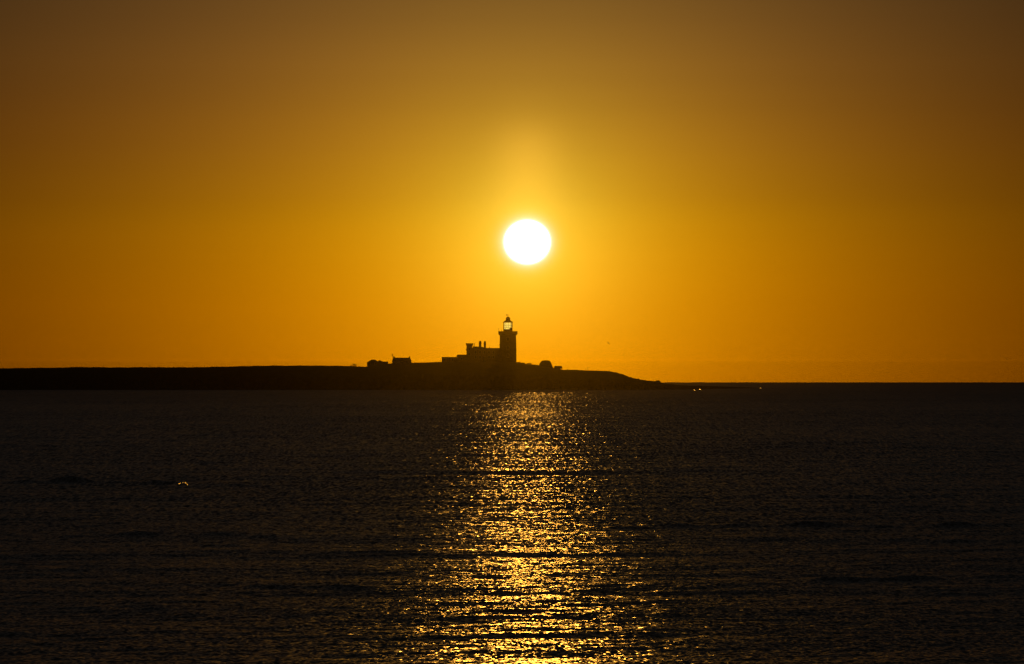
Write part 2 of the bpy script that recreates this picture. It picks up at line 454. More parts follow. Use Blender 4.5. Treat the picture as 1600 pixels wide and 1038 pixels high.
def build_sea():
    # polar sheet on the curved Earth, fine in front of the viewer, coarse elsewhere
    fine = np.arange(-9.0, 9.001, math.degrees(.0005))
    coarse = np.concatenate([np.linspace(9.3, 20, 20), np.linspace(23, 337, 60), np.linspace(340, 350.7, 20)])
    ang = np.radians(np.concatenate([fine, coarse]))
    rs = [3.0]
    while rs[-1] < 60: rs.append(rs[-1] * 1.06)
    rs[-1] = 60
    while rs[-1] < 8950:
        rr = rs[-1]
        rs.append(rr + max(.15, rr * .0018))
    rs = np.array(rs)
    nr, na = len(rs), len(ang)
    A, Rr = np.meshgrid(ang, rs)
    Xc = (Rr * np.sin(A)).ravel(); Yc = (Rr * np.cos(A)).ravel()
    dr = np.gradient(rs)
    H = np.zeros((nr, na), np.float32)
    XX = Xc.reshape(nr, na); YY = Yc.reshape(nr, na)
    g2 = np.random.default_rng(5)
    ncomp = 90
    lam = np.exp(np.linspace(math.log(.55), math.log(26), ncomp)) * g2.uniform(.95, 1.05, ncomp)
    nf = len(fine)
    lost = np.zeros(nr)
    for L in lam:
        spread = 1.0 if L < 4 else (.38 if L < 10 else .16)
        phi = g2.normal(0, spread)
        k = 2 * math.pi / L
        s_rms = .008 if L < 2 else (.004 if L < 8 else .0025)     # slope of this train
        amp = s_rms * math.sqrt(2) / k
        sp = L / max(abs(math.cos(phi)), .2)
        w = np.clip((sp / dr - 2.5) / 2.5, 0, 1)
        lost += (1 - w ** 2) * s_rms ** 2
        rows = w > 0
        if not rows.any(): continue
        ph = g2.uniform(0, 6.28)
        kx, ky = k * math.sin(phi), k * math.cos(phi)
        # each train comes in groups, so crests have ends
        kgx, kgy = k / 7 * g2.normal(0, 1), k / 9 * g2.normal(0, 1)
        ph2 = g2.uniform(0, 6.28)
        xs, ys = XX[rows, :nf], YY[rows, :nf]
        H[rows, :nf] += (amp * w[rows][:, None] * np.sin(kx * xs + ky * ys + ph) * (.65 + .6 * np.sin(kgx * xs + kgy * ys + ph2))).astype(np.float32)
    # a few longer swell ridges that read as dark bars across the glitter
    for (y0, wd, x0, x1, h, tilt) in SWELLS:
        yl = y0 + tilt * XX[:, :nf] + y0 * (.006 * np.sin(XX[:, :nf] / 1.3 + y0) + .005 * np.sin(XX[:, :nf] / 3.1 + 2 * y0))
        env = 1 / (1 + np.exp(-(XX[:, :nf] - x0) / .7)) / (1 + np.exp((XX[:, :nf] - x1) / .7))
        H[:, :nf] += (.45 * h * env * np.clip(.6 + .7 * np.sin(XX[:, :nf] * 1.9 + y0) * np.sin(XX[:, :nf] * .7 + 2 * y0), 0, 1.2) * np.exp(-((YY[:, :nf] - yl) / wd) ** 2)).astype(np.float32)
    fw = np.clip((rs - 6300) / 800, 0, 1)[:, None]          # the lumpy edge of the far swell
    H[:, :nf] += (fw * .42 * (np.sin(XX[:, :nf] / 13 + YY[:, :nf] / 61) * np.sin(XX[:, :nf] / 31 + 1) + .8 * np.sin(XX[:, :nf] / 5.3 + YY[:, :nf] / 90) * np.sin(XX[:, :nf] / 17 + 2))).astype(np.float32)
    taper = np.clip((8.9 - np.degrees(np.abs(fine * math.pi / 180))) / .3, 0, 1)
    H[:, :nf] *= taper[None, :]
    H *= np.clip((rs - 61) / 4, 0, 1)[:, None]
    Zc = -(Rr ** 2) / (2 * R_EARTH) + H
    co = np.empty((nr * na, 3), np.float32)
    co[:, 0] = Xc; co[:, 1] = Yc; co[:, 2] = Zc.ravel()
    i = np.arange(nr - 1)[:, None] * na
    j = np.arange(na)[None, :]
    j2 = (j + 1) % na
    q = np.stack([i + j, i + j2, i + na + j2, i + na + j], -1).reshape(-1, 4)[:, ::-1]
    nq = len(q)
    me = bpy.data.meshes.new('sea')
    me.vertices.add(nr * na); me.vertices.foreach_set('co', co.ravel())
    me.loops.add(nq * 4); me.loops.foreach_set('vertex_index', np.ascontiguousarray(q).ravel().astype(np.int32))
    me.polygons.add(nq); me.polygons.foreach_set('loop_start', (np.arange(nq) * 4).astype(np.int32))
    me.polygons.foreach_set('use_smooth', np.ones(nq, bool))
    me.update(calc_edges=True)
    at = me.attributes.new('lost_slope', 'FLOAT', 'POINT')
    at.data.foreach_set('value', np.repeat(np.sqrt(lost / lost.max()), na).astype(np.float32))
    me.materials.append(sea_mat())
    o = bpy.data.objects.new('sea', me)
    COL.objects.link(o)
    tag(o, kind='structure')
    return o


def dist_of_row(py):
    a = (py - EYE_Y) / FPX
    D = CAM_H / a
    for _ in range(30): D = CAM_H / (a - D / (2 * R_EARTH))
    return D


def swell(py, px0, px1, h=.10, tilt=0.0):
    D = dist_of_row(py)
    return (D, max(.45, D * .006), X(px0, D), X(px1, D), h, tilt)


SWELLS = [swell(760, 775, 985), swell(777, 700, 900, .06), swell(826, 790, 1060, .12), swell(848, 870, 1130, .08), swell(876, 700, 960, .09),
          swell(935, 790, 890, .09), swell(957, 730, 860, .08), swell(985, 740, 860, .05), swell(755, -40, 282, .42), swell(754.6, 20, 240, .2), swell(757.5, 150, 420, .16), swell(822, 1040, 1560, .34), swell(846, 1250, 1500, .16), swell(700, 1100, 1480, .2), swell(690, 60, 380, .18),
          swell(1007, 820, 1000, .06), swell(1030, 1300, 1640, .10), swell(882, -20, 210, .2), swell(905, 1180, 1600, .24), swell(838, 60, 420, .2), swell(918, 300, 620, .2), swell(943, -20, 60, .08)]
build_sea()

# ------------------------------------------------------------------ island
PROF = [  # picture column, skyline row, shore row
    (-420, 590, 609.5), (-300, 580, 609.5), (-150, 576.4, 609.5), (0, 575.7, 609.5), (60, 575.2, 609.5), (96, 574.9, 609.5), (108, 574.0, 609.5), (162, 574.0, 609.5),
    (168, 574.5, 609.5), (230, 574.3, 609.5), (300, 574.0, 609.5), (332, 573.5, 609.5), (365, 573.1, 609.5), (378, 572.4, 609.5), (410, 571.8, 609.5),
    (425, 571.3, 609.5), (450, 571.9, 609.5), (540, 572.0, 609.5), (556, 572.9, 609.5), (575, 573.3, 609.5), (600, 568.8, 609.5), (612, 568.2, 609.5),
    (640, 567.4, 609.5), (690, 566.0, 609.5), (730, 565.5, 609.5), (780, 565.5, 609.5), (807, 566.5, 609.5), (820, 568.5, 609.5), (842, 571.5, 609.5),
    (864, 576.0, 609.5), (880, 578.2, 609.5), (915, 579.0, 609.5), (950, 580.1, 609.5), (961, 582.3, 609.5), (975, 586.0, 609.5), (985, 590.3, 609.5),
    (997, 592.8, 609.5), (1015, 595.3, 609.5), (1030, 597.0, 609.45), (1036, 598.6, 609.4), (1048, 599.9, 609.2), (1060, 601.0, 609.0), (1085, 601.9, 608.6),
    (1110, 602.5, 608.1), (1135, 603.6, 607.6), (1160, 605.0, 607.1), (1180, 606.0, 606.8), (1196, 607.2, 606.6)]
xs_, H_, yf_, lf_ = [], [], [], []
for px, sy, wy in PROF:
    yf = dist_of_row(wy)
    lf = 38.0 if px < 1000 else max(10.0, 38.0 - (px - 1000) * .3)
    D = yf + lf
    xs_.append(X(px, D)); H_.append(Z(sy, D) - seaz(D)); yf_.append(yf); lf_.append(lf)


def vnoise(x, y, seed=0):
    """cheap smooth noise from summed sines"""
    g3 = np.random.default_rng(seed)
    s = 0
    for o in range(6):
        f = .035 * 1.9 ** o
        a1, a2, p1, p2 = g3.uniform(0, 6.28, 4)
        s = s + (np.sin(f * (x * math.cos(a1) + y * math.sin(a1)) * 6.28 + p1) * np.sin(f * (x * math.cos(a2) + y * math.sin(a2)) * 6.28 + p2)) / 1.5 ** o
    return s


def ground(x, y, rough=True):
    x = np.asarray(x, float); y = np.asarray(y, float)
    Hh = np.interp(x, xs_, H_); yf = np.interp(x, xs_, yf_); lf = np.interp(x, xs_, lf_)
    wob = 2.5 * np.sin(x / 11.0) + 1.6 * np.sin(x / 4.3 + 1) * 1.0
    u = (y - yf - np.where(Hh > 3, wob, wob * .3)) / lf
    uc = np.clip(u, 0, 1)
    s = np.where(uc < .14, uc / .14 * .10, np.where(uc < .30, .10 + (uc - .14) / .16 * .42, .52 + .48 * np.sin((uc - .30) / .70 * math.pi / 2)))
    wb = np.where(Hh > 3, 150, 26)
    back = np.clip((yf + lf + wb - y) / 35.0, 0, 1)
    back = back * back * (3 - 2 * back)
    yy = np.maximum(y - yf - lf, 0)
    h = Hh * s * back - np.minimum(yy * .004, .8)
    h = np.where(u <= 0, -1.2 - np.clip(-u * 3, 0, 2), h)
    h = np.where(back <= 0, -1.2, h)
    if rough:
        amp = np.where(uc < .3, .5, .10) * np.clip(Hh / 4, .12, 1)
        h = h + amp * vnoise(x, y, 3) * (uc > 0.01)
        h = h + np.where((uc > 0) & (uc < .32), np.clip(Hh / 6, .1, 1) * .35 * np.sin(x * 1.7 + np.sin(y) * 2) * np.sin(y * 1.3), 0)
    return h + seaz(np.hypot(x, y))


gx = np.concatenate([np.arange(-345, -225, 1.5), np.arange(-225, 118, .4), np.arange(118, 135, 1.0)])
gy = np.concatenate([np.arange(1830, 1885, .6), np.arange(1885, 1910, 1.0), np.arange(1910, 2300, 2.5)])
GX, GY = np.meshgrid(gx, gy)
GZ = ground(GX, GY)
nx, ny = len(gx), len(gy)
co = np.stack([GX, GY, GZ], -1).reshape(-1, 3)
ii = (np.arange(ny - 1)[:, None] * nx + np.arange(nx - 1)[None, :]).ravel()
q = np.stack([ii, ii + 1, ii + nx + 1, ii + nx], -1)
me = bpy.data.meshes.new('island')
me.from_pydata(co.tolist(), [], q.tolist())
me.polygons.foreach_set('use_smooth', [True] * len(me.polygons))
me.materials.append(island_mat())
isl = bpy.data.objects.new('island', me)
COL.objects.link(isl)
tag(isl, kind='structure')


def gz(x, y): return float(ground(x, y, False))


# grass fringe and tussocks along the skyline (nobody could count the blades)
gb = MB()
rg = random.Random(3)
for k in range(5200):
    px = rg.uniform(-10, 975)
    D = 1878 + rg.uniform(-6, 14)
    x = X(px, D); z = float(ground(x, D))
    h = rg.uniform(.08, .24)
    if 372 < px < 545: h = rg.uniform(.1, .38)
    if rg.random() < .03 and 415 < px < 520: h *= 1.5
    w = rg.uniform(.02, .06); lean = rg.uniform(-.12, .12)
    gb.add([(x - w, D, z - .15), (x + w, D + .02, z - .15), (x + lean, D + .05, z + h)], [(0, 1, 2)])
tag(gb.build('grass', MAT['leaf']), kind='stuff')

# ------------------------------------------------------------------ lighthouse
DL = 1886.0


def lx(px): return X(px, DL)
def lz(py): return Z(py, DL)


TCX = lx(793.65)
hw = (lx(806.4) - lx(780.9)) / 2           # half width of the shaft
base_z = gz(TCX, DL + hw) - .4
lh = empty('lighthouse', (TCX, DL + hw, base_z), 'tall square lighthouse tower with bright glazed lantern and domed roof', 'lighthouse')
cy = DL + hw
O = (TCX, cy, base_z)
m = MB()
m.frustum(TCX, cy, base_z, lz(538.5), hw + .16, hw + .16, hw + .10, hw + .10)
m.frustum(TCX, cy, lz(538.5), lz(537.8), hw + .24, hw + .24, hw + .22, hw + .22)
m.frustum(TCX, cy, lz(537.8), lz(524.2), hw + .04, hw + .04, hw - .02, hw - .02)
shaft = m.build('tower_shaft', MAT['stone'], lh, O)
for (zc, face) in ((530, 0), (544, 0), (556, 0), (534, 1), (549, 1)):
    w = MB(); zz = lz(zc)
    f2 = hw + .02 if zc < 538 else hw + .10
    if face == 0:
        y = cy - f2 - .06
        w.box(TCX - .55, TCX - .42, y, y + .2, zz - .9, zz + .9); w.box(TCX + .42, TCX + .55, y, y + .2, zz - .9, zz + .9)
        w.box(TCX - .42, TCX + .42, y, y + .2, zz + .77, zz + .9); w.box(TCX - .42, TCX + .42, y, y + .2, zz - .9, zz - .77)
        g_ = MB(); g_.box(TCX - .42, TCX + .42, y + .05, y + .1, zz - .77, zz + .77); g_.box(TCX - .03, TCX + .03, y + .02, y + .05, zz - .77, zz + .77)
    else:
        x = TCX + f2 - .14
        w.box(x, x + .2, cy - .55, cy - .42, zz - .9, zz + .9); w.box(x, x + .2, cy + .42, cy + .55, zz - .9, zz + .9)
        w.box(x, x + .2, cy - .42, cy + .42, zz + .77, zz + .9); w.box(x, x + .2, cy - .42, cy + .42, zz - .9, zz - .77)
        g_ = MB(); g_.box(x + .08, x + .15, cy - .42, cy + .42, zz - .77, zz + .77); g_.box(x + .15, x + .18, cy - .03, cy + .03, zz - .77, zz + .77)
    wo_ = w.build('window', MAT['white'], lh, O)
    gm = MB(); gm.v = [tuple(Vector(v) - Vector(O)) for v in g_.v]; gm.f = g_.f; gm.sm = g_.sm
    sub(gm, 'pane', MAT['slate'], wo_, lh)
# corbelled gallery and parapet
ghw = (lx(808.6) - lx(778.7)) / 2
m = MB()
m.frustum(TCX, cy, lz(524.2), lz(522.3), hw, hw, ghw - .02, ghw - .02); m.box(TCX - ghw + .02, TCX + ghw - .02, cy - ghw + .02, cy + ghw - .02, lz(522.3), lz(521.6))
m.frustum(TCX, cy, lz(521.6), lz(521.0), ghw + .03, ghw + .03, ghw + .03, ghw + .03)
t_ = .35
z0, z1 = lz(521.0), lz(518.2)
m.box(TCX - ghw, TCX + ghw, cy - ghw, cy - ghw + t_, z0, z1); m.box(TCX - ghw, TCX + ghw, cy + ghw - t_, cy + ghw, z0, z1)
m.box(TCX - ghw, TCX - ghw + t_, cy - ghw + t_, cy + ghw - t_, z0, z1); m.box(TCX + ghw - t_, TCX + ghw, cy - ghw + t_, cy + ghw - t_, z0, z1)
m.box(TCX - ghw - .06, TCX + ghw + .06, cy - ghw - .06, cy - ghw + t_, z1, z1 + .1)
m.box(TCX - ghw - .06, TCX + ghw + .06, cy + ghw - t_, cy + ghw + .06, z1, z1 + .1)
for k in range(9):
    xx = TCX - ghw + .35 + k * (2 * ghw - .7) / 8
    m.box(xx - .12, xx + .12, cy - ghw + .02, cy - hw + .05, lz(523.6), lz(521.8))
m.build('gallery', MAT['stone'], lh, O)
for (px, top, rad) in ((779.0, 514.0, .05), (783.6, 515.6, .07), (806.6, 516.4, .06), (803, 517.0, .05)):
    p_ = MB(); p_.tube([(lx(px), cy - ghw + .18, z1), (lx(px), cy - ghw + .18, lz(top))], rad)
    if px < 780: p_.blob((lx(px), cy - ghw + .18, lz(top)), .13, .13, .16, 3, .1, 8, 5)
    p_.build('railing_post', MAT['iron'], lh, O)
# murette under the glazing
LR = (lx(800.9) - lx(786.5)) / 2
LCX = (lx(800.9) + lx(786.5)) / 2
m = MB(); m.lathe(LCX, cy, [(LR, lz(521.2)), (LR, lz(515.0)), (LR + .08, lz(515.0)), (LR + .08, lz(514.6))], 16, False)
m.build('lantern_base', MAT['white'], lh, O)
# glazing bars
m = MB()
zb, zt = lz(514.6), lz(503.8)
for k in range(16):
    a = 2 * math.pi * (k + .5) / 16
    x, y = LCX + (LR - .04) * math.cos(a), cy + (LR - .04) * math.sin(a)
    m.tube([(x, y, zb), (x, y, zt)], .05, 6)
for py in (508.5, 512.3):
    pts = [(LCX + (LR - .04) * math.cos(2 * math.pi * k / 32), cy + (LR - .04) * math.sin(2 * math.pi * k / 32), lz(py)) for k in range(33)]
    m.tube(pts, .055, 6)
m.build('glazing_bars', MAT['iron'], lh, O)
gl = bpy.data.materials.new('lantern_glass'); gl.use_nodes = True
t = gl.node_tree; t.nodes.clear()
tr = t.nodes.new('ShaderNodeBsdfTransparent'); tr.inputs[0].default_value = (.93, .93, .88, 1)
gs = t.nodes.new('ShaderNodeBsdfGlossy'); gs.inputs['Roughness'].default_value = .06; gs.inputs[0].default_value = (.8, .8, .8, 1)
fr = t.nodes.new('ShaderNodeFresnel'); fr.inputs[0].default_value = 1.3
mx = t.nodes.new('ShaderNodeMixShader'); ou = t.nodes.new('ShaderNodeOutputMaterial')
t.links.new(fr.outputs[0], mx.inputs[0]); t.links.new(tr.outputs[0], mx.inputs[1]); t.links.new(gs.outputs[0], mx.inputs[2]); t.links.new(mx.outputs[0], ou.inputs[0])
m = MB(); m.lathe(LCX, cy, [(LR - .12, zb), (LR - .12, zt)], 32, True, cap=False)
m.build('lantern_glass', gl, lh, O)
# the optic: stacked prism rings, emission imitating sun refracted in the glass
em = bpy.data.materials.new('sun_glow_optic'); em.use_nodes = True
t = em.node_tree; p = t.nodes['Principled BSDF']
p.inputs['Base Color'].default_value = (.5, .48, .4, 1); p.inputs['Roughness'].default_value = .2
p.inputs['Emission Color'].default_value = (1.0, .70, .12, 1); p.inputs['Emission Strength'].default_value = 1.15
m = MB()
prof = [(1.30, lz(514.4))]
nz_ = 13
for k in range(nz_):
    za = lz(514.4) + (lz(504.3) - lz(514.4)) * k / nz_
    zb2 = lz(514.4) + (lz(504.3) - lz(514.4)) * (k + 1) / nz_
    prof += [(1.42, za + .03), (1.55, (za + zb2) / 2), (1.42, zb2 - .03)]
prof.append((1.30, lz(504.3)))
m.lathe(LCX - .12, cy, prof, 28, False)
op = m.build('optic', em, lh, O)
m = MB()
for k in range(12):
    a = 2 * math.pi * (k + .5) / 12
    m.tube([(LCX - .12 + 1.6 * math.cos(a), cy + 1.6 * math.sin(a), lz(514.5)), (LCX - .12 + 1.6 * math.cos(a), cy + 1.6 * math.sin(a), lz(504.2))], .035, 5)
m.build('optic_frame', MAT['iron'], lh, O)
m = MB(); m.box(lx(796.0), lx(799.6), cy - 1.75, cy - 1.2, lz(514.9), lz(512.9))
m.blob((lx(797.6), cy - 1.55, lz(512.7)), .32, .25, .15, 5, .1)
m.build('lamp_housing', MAT['iron'], lh, O)
# roof: cornice, cone, round cowl
m = MB()
m.lathe(LCX, cy, [(LR - .1, lz(503.9)), (LR + .1, lz(503.8)), (LR + .1, lz(503.2)), (LR * .80, lz(501.9)), (LR * .55, lz(500.6)), (LR * .50, lz(500.3))], 32)
roof = m.build('dome_roof', MAT['lead'], lh, O)
cr_ = 3.45 * mpp(DL)
prof = [(cr_, lz(500.4)), (cr_ * 1.0, lz(499.6))] + [(cr_ * 1.03 * math.cos(a), lz(498.6) + (lz(494.9) - lz(498.6)) * math.sin(a)) for a in np.linspace(0, 1.45, 9)]
m = MB(); m.lathe(LCX, cy, prof, 24)
m.build('cowl', MAT['lead'], lh, O)
m = MB()
m.tube([(LCX, cy, lz(495.2)), (LCX, cy, lz(491.2))], [.09, .04], 6)
zz = lz(492.3)
m.box(lx(793.6) - .80, lx(793.6) - .18, cy - .03, cy + .03, zz - .22, zz + .2)
m.add([(lx(793.6) + .1, cy, zz - .05), (lx(793.6) + .75, cy - .02, zz), (lx(793.6) + .1, cy + .02, zz + .08)], [(0, 1, 2)])
m.tube([(lx(793.6) - .8, cy, zz), (lx(793.6) + .75, cy, zz)], .035, 6)
m.build('weather_vane', MAT['iron'], lh, O)


# ------------------------------------------------------------------ buildings beside the tower
def shift(mb, O):
    n_ = MB(); n_.v = [tuple(Vector(v) - Vector(O)) for v in mb.v]; n_.f = mb.f; n_.sm = mb.sm
    return n_


def add_windows(thing, O, spots, y, w=.9, h=1.3):
    for (x, z) in spots:
        fr_ = MB(); t2 = .09
        fr_.box(x - w / 2, x - w / 2 + t2, y - .06, y + .1, z - h / 2, z + h / 2); fr_.box(x + w / 2 - t2, x + w / 2, y - .06, y + .1, z - h / 2, z + h / 2)
        fr_.box(x - w / 2 + t2, x + w / 2 - t2, y - .06, y + .1, z + h / 2 - t2, z + h / 2); fr_.box(x - w / 2 - .08, x + w / 2 + .08, y - .12, y + .1, z - h / 2 - .08, z - h / 2)
        fo = fr_.build('window', MAT['white'], thing, O)
        pn = MB(); pn.box(x - w / 2 + t2, x + w / 2 - t2, y - .02, y + .04, z - h / 2, z + h / 2 - t2); pn.box(x - .025, x + .025, y - .045, y - .02, z - h / 2, z + h / 2 - t2)
        sub(shift(pn, O), 'pane', MAT['slate'], fo, thing)


def add_door(thing, O, x, z, y):
    d = MB(); d.box(x - .5, x + .5, y - .05, y + .06, z, z + 2.0); d.box(x - .6, x - .5, y - .09, y + .08, z, z + 2.1); d.box(x + .5, x + .6, y - .09, y + .08, z, z + 2.1); d.box(x - .5, x + .5, y - .09, y + .08, z + 2.0, z + 2.1)
    do = d.build('door', MAT['paint'], thing, O)
    hn = MB(); hn.blob((x + .38, y - .1, z + 1.0), .05, .05, .05, 1, 0, 8, 5)
    sub(shift(hn, O), 'handle', MAT['iron'], do, thing)


y0, y1 = DL + 1.6, DL + 7.2
HX0, HX1 = lx(729.2), lx(781.6)
hx = (HX0 + HX1) / 2
bz = gz(hx, y0) - .5
O = (hx, (y0 + y1) / 2, bz)
kh = empty('keepers_house', O, 'long stone keepers house with three chimneys and a battlemented end block, joined to the lighthouse', 'house')
m = MB()
m.box(HX0 + .2, HX1, y0, y1, bz, lz(546.0))
m.box(lx(728.9), lx(737.6), y0 - .5, y1 + .3, bz, lz(540.6))
walls = m.build('wall', MAT['stone'], kh, O)
m = MB()
m.add([(lx(737.6), y0 - .2, lz(546.0)), (HX1, y0 - .2, lz(546.0)), (HX1, y1 + .2, lz(546.0)), (lx(737.6), y1 + .2, lz(546.0)),
       (lx(737.6), (y0 + y1) / 2, lz(543.7)), (HX1, (y0 + y1) / 2, lz(543.95))],
      [(0, 1, 5, 4), (2, 3, 4, 5), (3, 0, 4), (1, 2, 5), (3, 2, 1, 0)])
m.box(lx(738.2), lx(752.2), y0 + 1.2, y1 - 1.2, lz(545.0), lz(541.5))
m.add([(lx(752.2), y0 + 1.2, lz(541.5)), (lx(756.5), y0 + 1.2, lz(543.3)), (lx(756.5), y1 - 1.2, lz(543.3)), (lx(752.2), y1 - 1.2, lz(541.5)),
       (lx(752.2), y0 + 1.2, lz(545)), (lx(756.5), y0 + 1.2, lz(545)), (lx(756.5), y1 - 1.2, lz(545)), (lx(752.2), y1 - 1.2, lz(545))],
      [(0, 1, 2, 3), (0, 4, 5, 1), (3, 2, 6, 7)])
rf = m.build('roof', MAT['slate'], kh, O)
m = MB(); m.lathe(lx(764.5), (y0 + y1) / 2, [(.22, lz(543.8)), (.14, lz(543.0)), (.05, lz(542.0)), (.02, lz(541.6))], 8)
sub(shift(m, O), 'finial', MAT['lead'], rf, kh)
m = MB()
zt_ = lz(540.6); zc_ = lz(536.9); ztp = lz(536.3)
xa, xb = lx(728.0), lx(738.9)
m.frustum((xa + xb) / 2, (y0 + y1) / 2, zt_, lz(539.0), (xb - xa) / 2 - .2, 3.2, (xb - xa) / 2, 3.4)
m.box(xa, xb, y0 - .6, y1 + .6, lz(539.0), zc_)
n5 = 4
for k in range(n5):
    a0 = xa + (xb - xa) * (k * 2) / (2 * n5 - 1); a1 = xa + (xb - xa) * (k * 2 + 1) / (2 * n5 - 1)
    m.box(a0, a1, y0 - .6, y0 - .25, zc_, ztp); m.box(a0, a1, y1 + .25, y1 + .6, zc_, ztp)
m.box(xa, xa + .3, y0 - .25, y1 + .25, zc_, ztp - .05); m.box(xb - .3, xb, y0 - .25, y1 + .25, zc_, ztp - .05)
m.box(lx(728.0), lx(729.3), y0 - .6, y0, lz(547.6), lz(545.0))
m.build('battlement', MAT['stone'], kh, O)
for (pa, pb, ytop, ybot, pots) in ((747.8, 752.4, 535.2, 543.5, (749.5, 750.9)), (755.3, 759.7, 535.6, 545, (756.9, 758.2)), (739.7, 741.6, 537.0, 543.5, ())):
    m = MB(); c = (y0 + y1) / 2
    m.box(lx(pa) + .12, lx(pb) - .12, c - .9, c + .9, lz(ybot), lz(ytop))
    m.box(lx(pa), lx(pb), c - 1.0, c + 1.0, lz(ytop + 2.6), lz(ytop + 1.6)) if pots else None
    m.box(lx(pa) + .04, lx(pb) - .04, c - .95, c + .95, lz(ytop), lz(ytop - .3))
    co_ = m.build('chimney', MAT['stone'], rf)
    co_.parent = rf
    co_.data.transform(Matrix.Translation(-Vector(O))); co_.location = (0, 0, 0)
    # pots are part of the stack's own mesh level (deepest level allowed)
    bm_v = MB()
    for pp in pots:
        for yy_ in (-.5, .3):
            bm_v.lathe(lx(pp), c + yy_, [(.27, lz(ytop - .3)), (.22, lz(ytop - 2.0)), (.26, lz(ytop - 2.1)), (.26, lz(ytop - 2.4))], 10)
    if pots:
        s_ = shift(bm_v, O)
        me_ = co_.data
        base_v = [tuple(v.co) for v in me_.vertices]; base_f = [tuple(p.vertices) for p in me_.polygons]
        nb = len(base_v)
        nm = bpy.data.meshes.new('chimney')
        nm.from_pydata(base_v + s_.v, [], base_f + [tuple(i + nb for i in f) for f in s_.f])
        nm.materials.append(MAT['stone'])
        co_.data = nm
add_windows(kh, O, [(lx(p_), lz(550.5)) for p_ in (743, 750, 757, 764, 771)] + [(lx(p_), lz(558)) for p_ in (743, 750, 764, 771)], y0)
add_windows(kh, O, [(lx(733.2), lz(545.5)), (lx(733.2), lz(553.5))], y0 - .5)
add_door(kh, O, lx(757), lz(565.5), y0)

y0, y1 = DL + .8, DL + 6.5
hx = lx(705); bz = gz(hx, y0) - .6
O = (hx, (y0 + y1) / 2, bz)
ob = empty('outbuilding', O, 'low flat topped outbuilding stepping up towards the keepers house, left of its battlemented block', 'outbuilding')
m = MB(); m.box(lx(690.3), lx(729.4), y0, y1, bz, lz(558.6)); m.box(lx(714.6), lx(729.4), y0 + .4, y1 - .4, lz(558.6), lz(554.9))
m.build('wall', MAT['stone'], ob, O)
m = MB(); m.box(lx(690.0), lx(713.0), y0 - .12, y1 + .12, lz(558.6), lz(558.0))
m.prism([(lx(712.6), lz(558.0)), (lx(714.6), lz(554.3)), (lx(728.7), lz(554.2)), (lx(728.7), lz(554.9)), (lx(714.8), lz(555.0)), (lx(714.6), lz(558.0))], y0 + .3, y1 - .3)
m.build('roof', MAT['slate'], ob, O)
add_windows(ob, O, [(lx(695), lz(562)), (lx(707), lz(562)), (lx(721), lz(560.5))], y0, .9, 1.0)
add_door(ob, O, lx(701), lz(566.0) - .2, y0)

# garden wall from the cottage to the outbuilding
m = MB()
wz = MB(); Dw = DL - 1.5
rw = random.Random(9)
n6 = 44
for k in range(n6):
    pa = 643 + (690.5 - 643) * k / n6; pb = 643 + (690.5 - 643) * (k + 1) / n6
    ta = 567.2 + (565.9 - 567.2) * k / n6
    x0_, x1_ = X(pa, Dw), X(pb, Dw)
    m.box(x0_, x1_ - .012, Dw, Dw + .45, gz(x0_, Dw) - .8, Z(ta, Dw) - .12 + rw.uniform(-.02, .02))
    wz.box(x0_ + .01, x1_ - .03, Dw - .05, Dw + .5, Z(ta, Dw) - .12, Z(ta, Dw) + rw.uniform(-.02, .05))
gwo = (X(666, Dw), Dw + .2, gz(X(666, Dw), Dw) - .5)
gw = empty('garden_wall', gwo, 'long low drystone wall climbing gently from the cottage to the outbuilding', 'wall')
m.build('wall', MAT['stone'], gw, gwo); wz.build('coping', MAT['rock'], gw, gwo)

# ------------------------------------------------------------------ cottage with two chimneys
y0, y1 = DL - 4, DL + 3
D2 = y0 + 3.4


def cx2(px): return X(px, D2)
def cz2(py): return Z(py, D2)


O = (cx2(628), D2, gz(cx2(628), D2) - .6)
ct = empty('cottage', O, 'small cottage with a chimney at each end, left of the long garden wall', 'house')
bz = O[2]
m = MB(); m.box(cx2(613.0), cx2(642.6), y0, y1, bz, cz2(564.6))
m.build('wall', MAT['white'], ct, O)
m = MB()
e = .25; yr0, yr1 = (y0 + y1) / 2 - .05, (y0 + y1) / 2 + .05
m.add([(cx2(612.7), y0 - e, cz2(564.8)), (cx2(643.0), y0 - e, cz2(564.8)), (cx2(643.0), y1 + e, cz2(564.8)), (cx2(612.7), y1 + e, cz2(564.8)),
       (cx2(614.6), yr0, cz2(559.1)), (cx2(640.8), yr0, cz2(559.1)), (cx2(640.8), yr1, cz2(559.1)), (cx2(614.6), yr1, cz2(559.1))],
      [(0, 1, 5, 4), (2, 3, 7, 6), (3, 0, 4, 7), (1, 2, 6, 5), (4, 5, 6, 7), (3, 2, 1, 0)])
rf2 = m.build('roof', MAT['slate'], ct, O)
for (pa, pb, tp) in ((614.3, 616.7, 557.5), (638.8, 640.7, 557.6)):
    m = MB(); m.box(cx2(pa), cx2(pb), D2 - .5, D2 + .7, cz2(561.0), cz2(tp)); m.frustum((cx2(pa) + cx2(pb)) / 2, D2 + .1, cz2(tp), cz2(tp - .5), .22, .35, .16, .3)
    sub(shift(m, O), 'chimney', MAT['stone'], rf2, ct)
add_windows(ct, O, [(cx2(619), cz2(566.4) + .1), (cx2(636), cz2(566.4) + .1)], y0, .9, .8)
add_door(ct, O, cx2(628), cz2(569.4), y0)

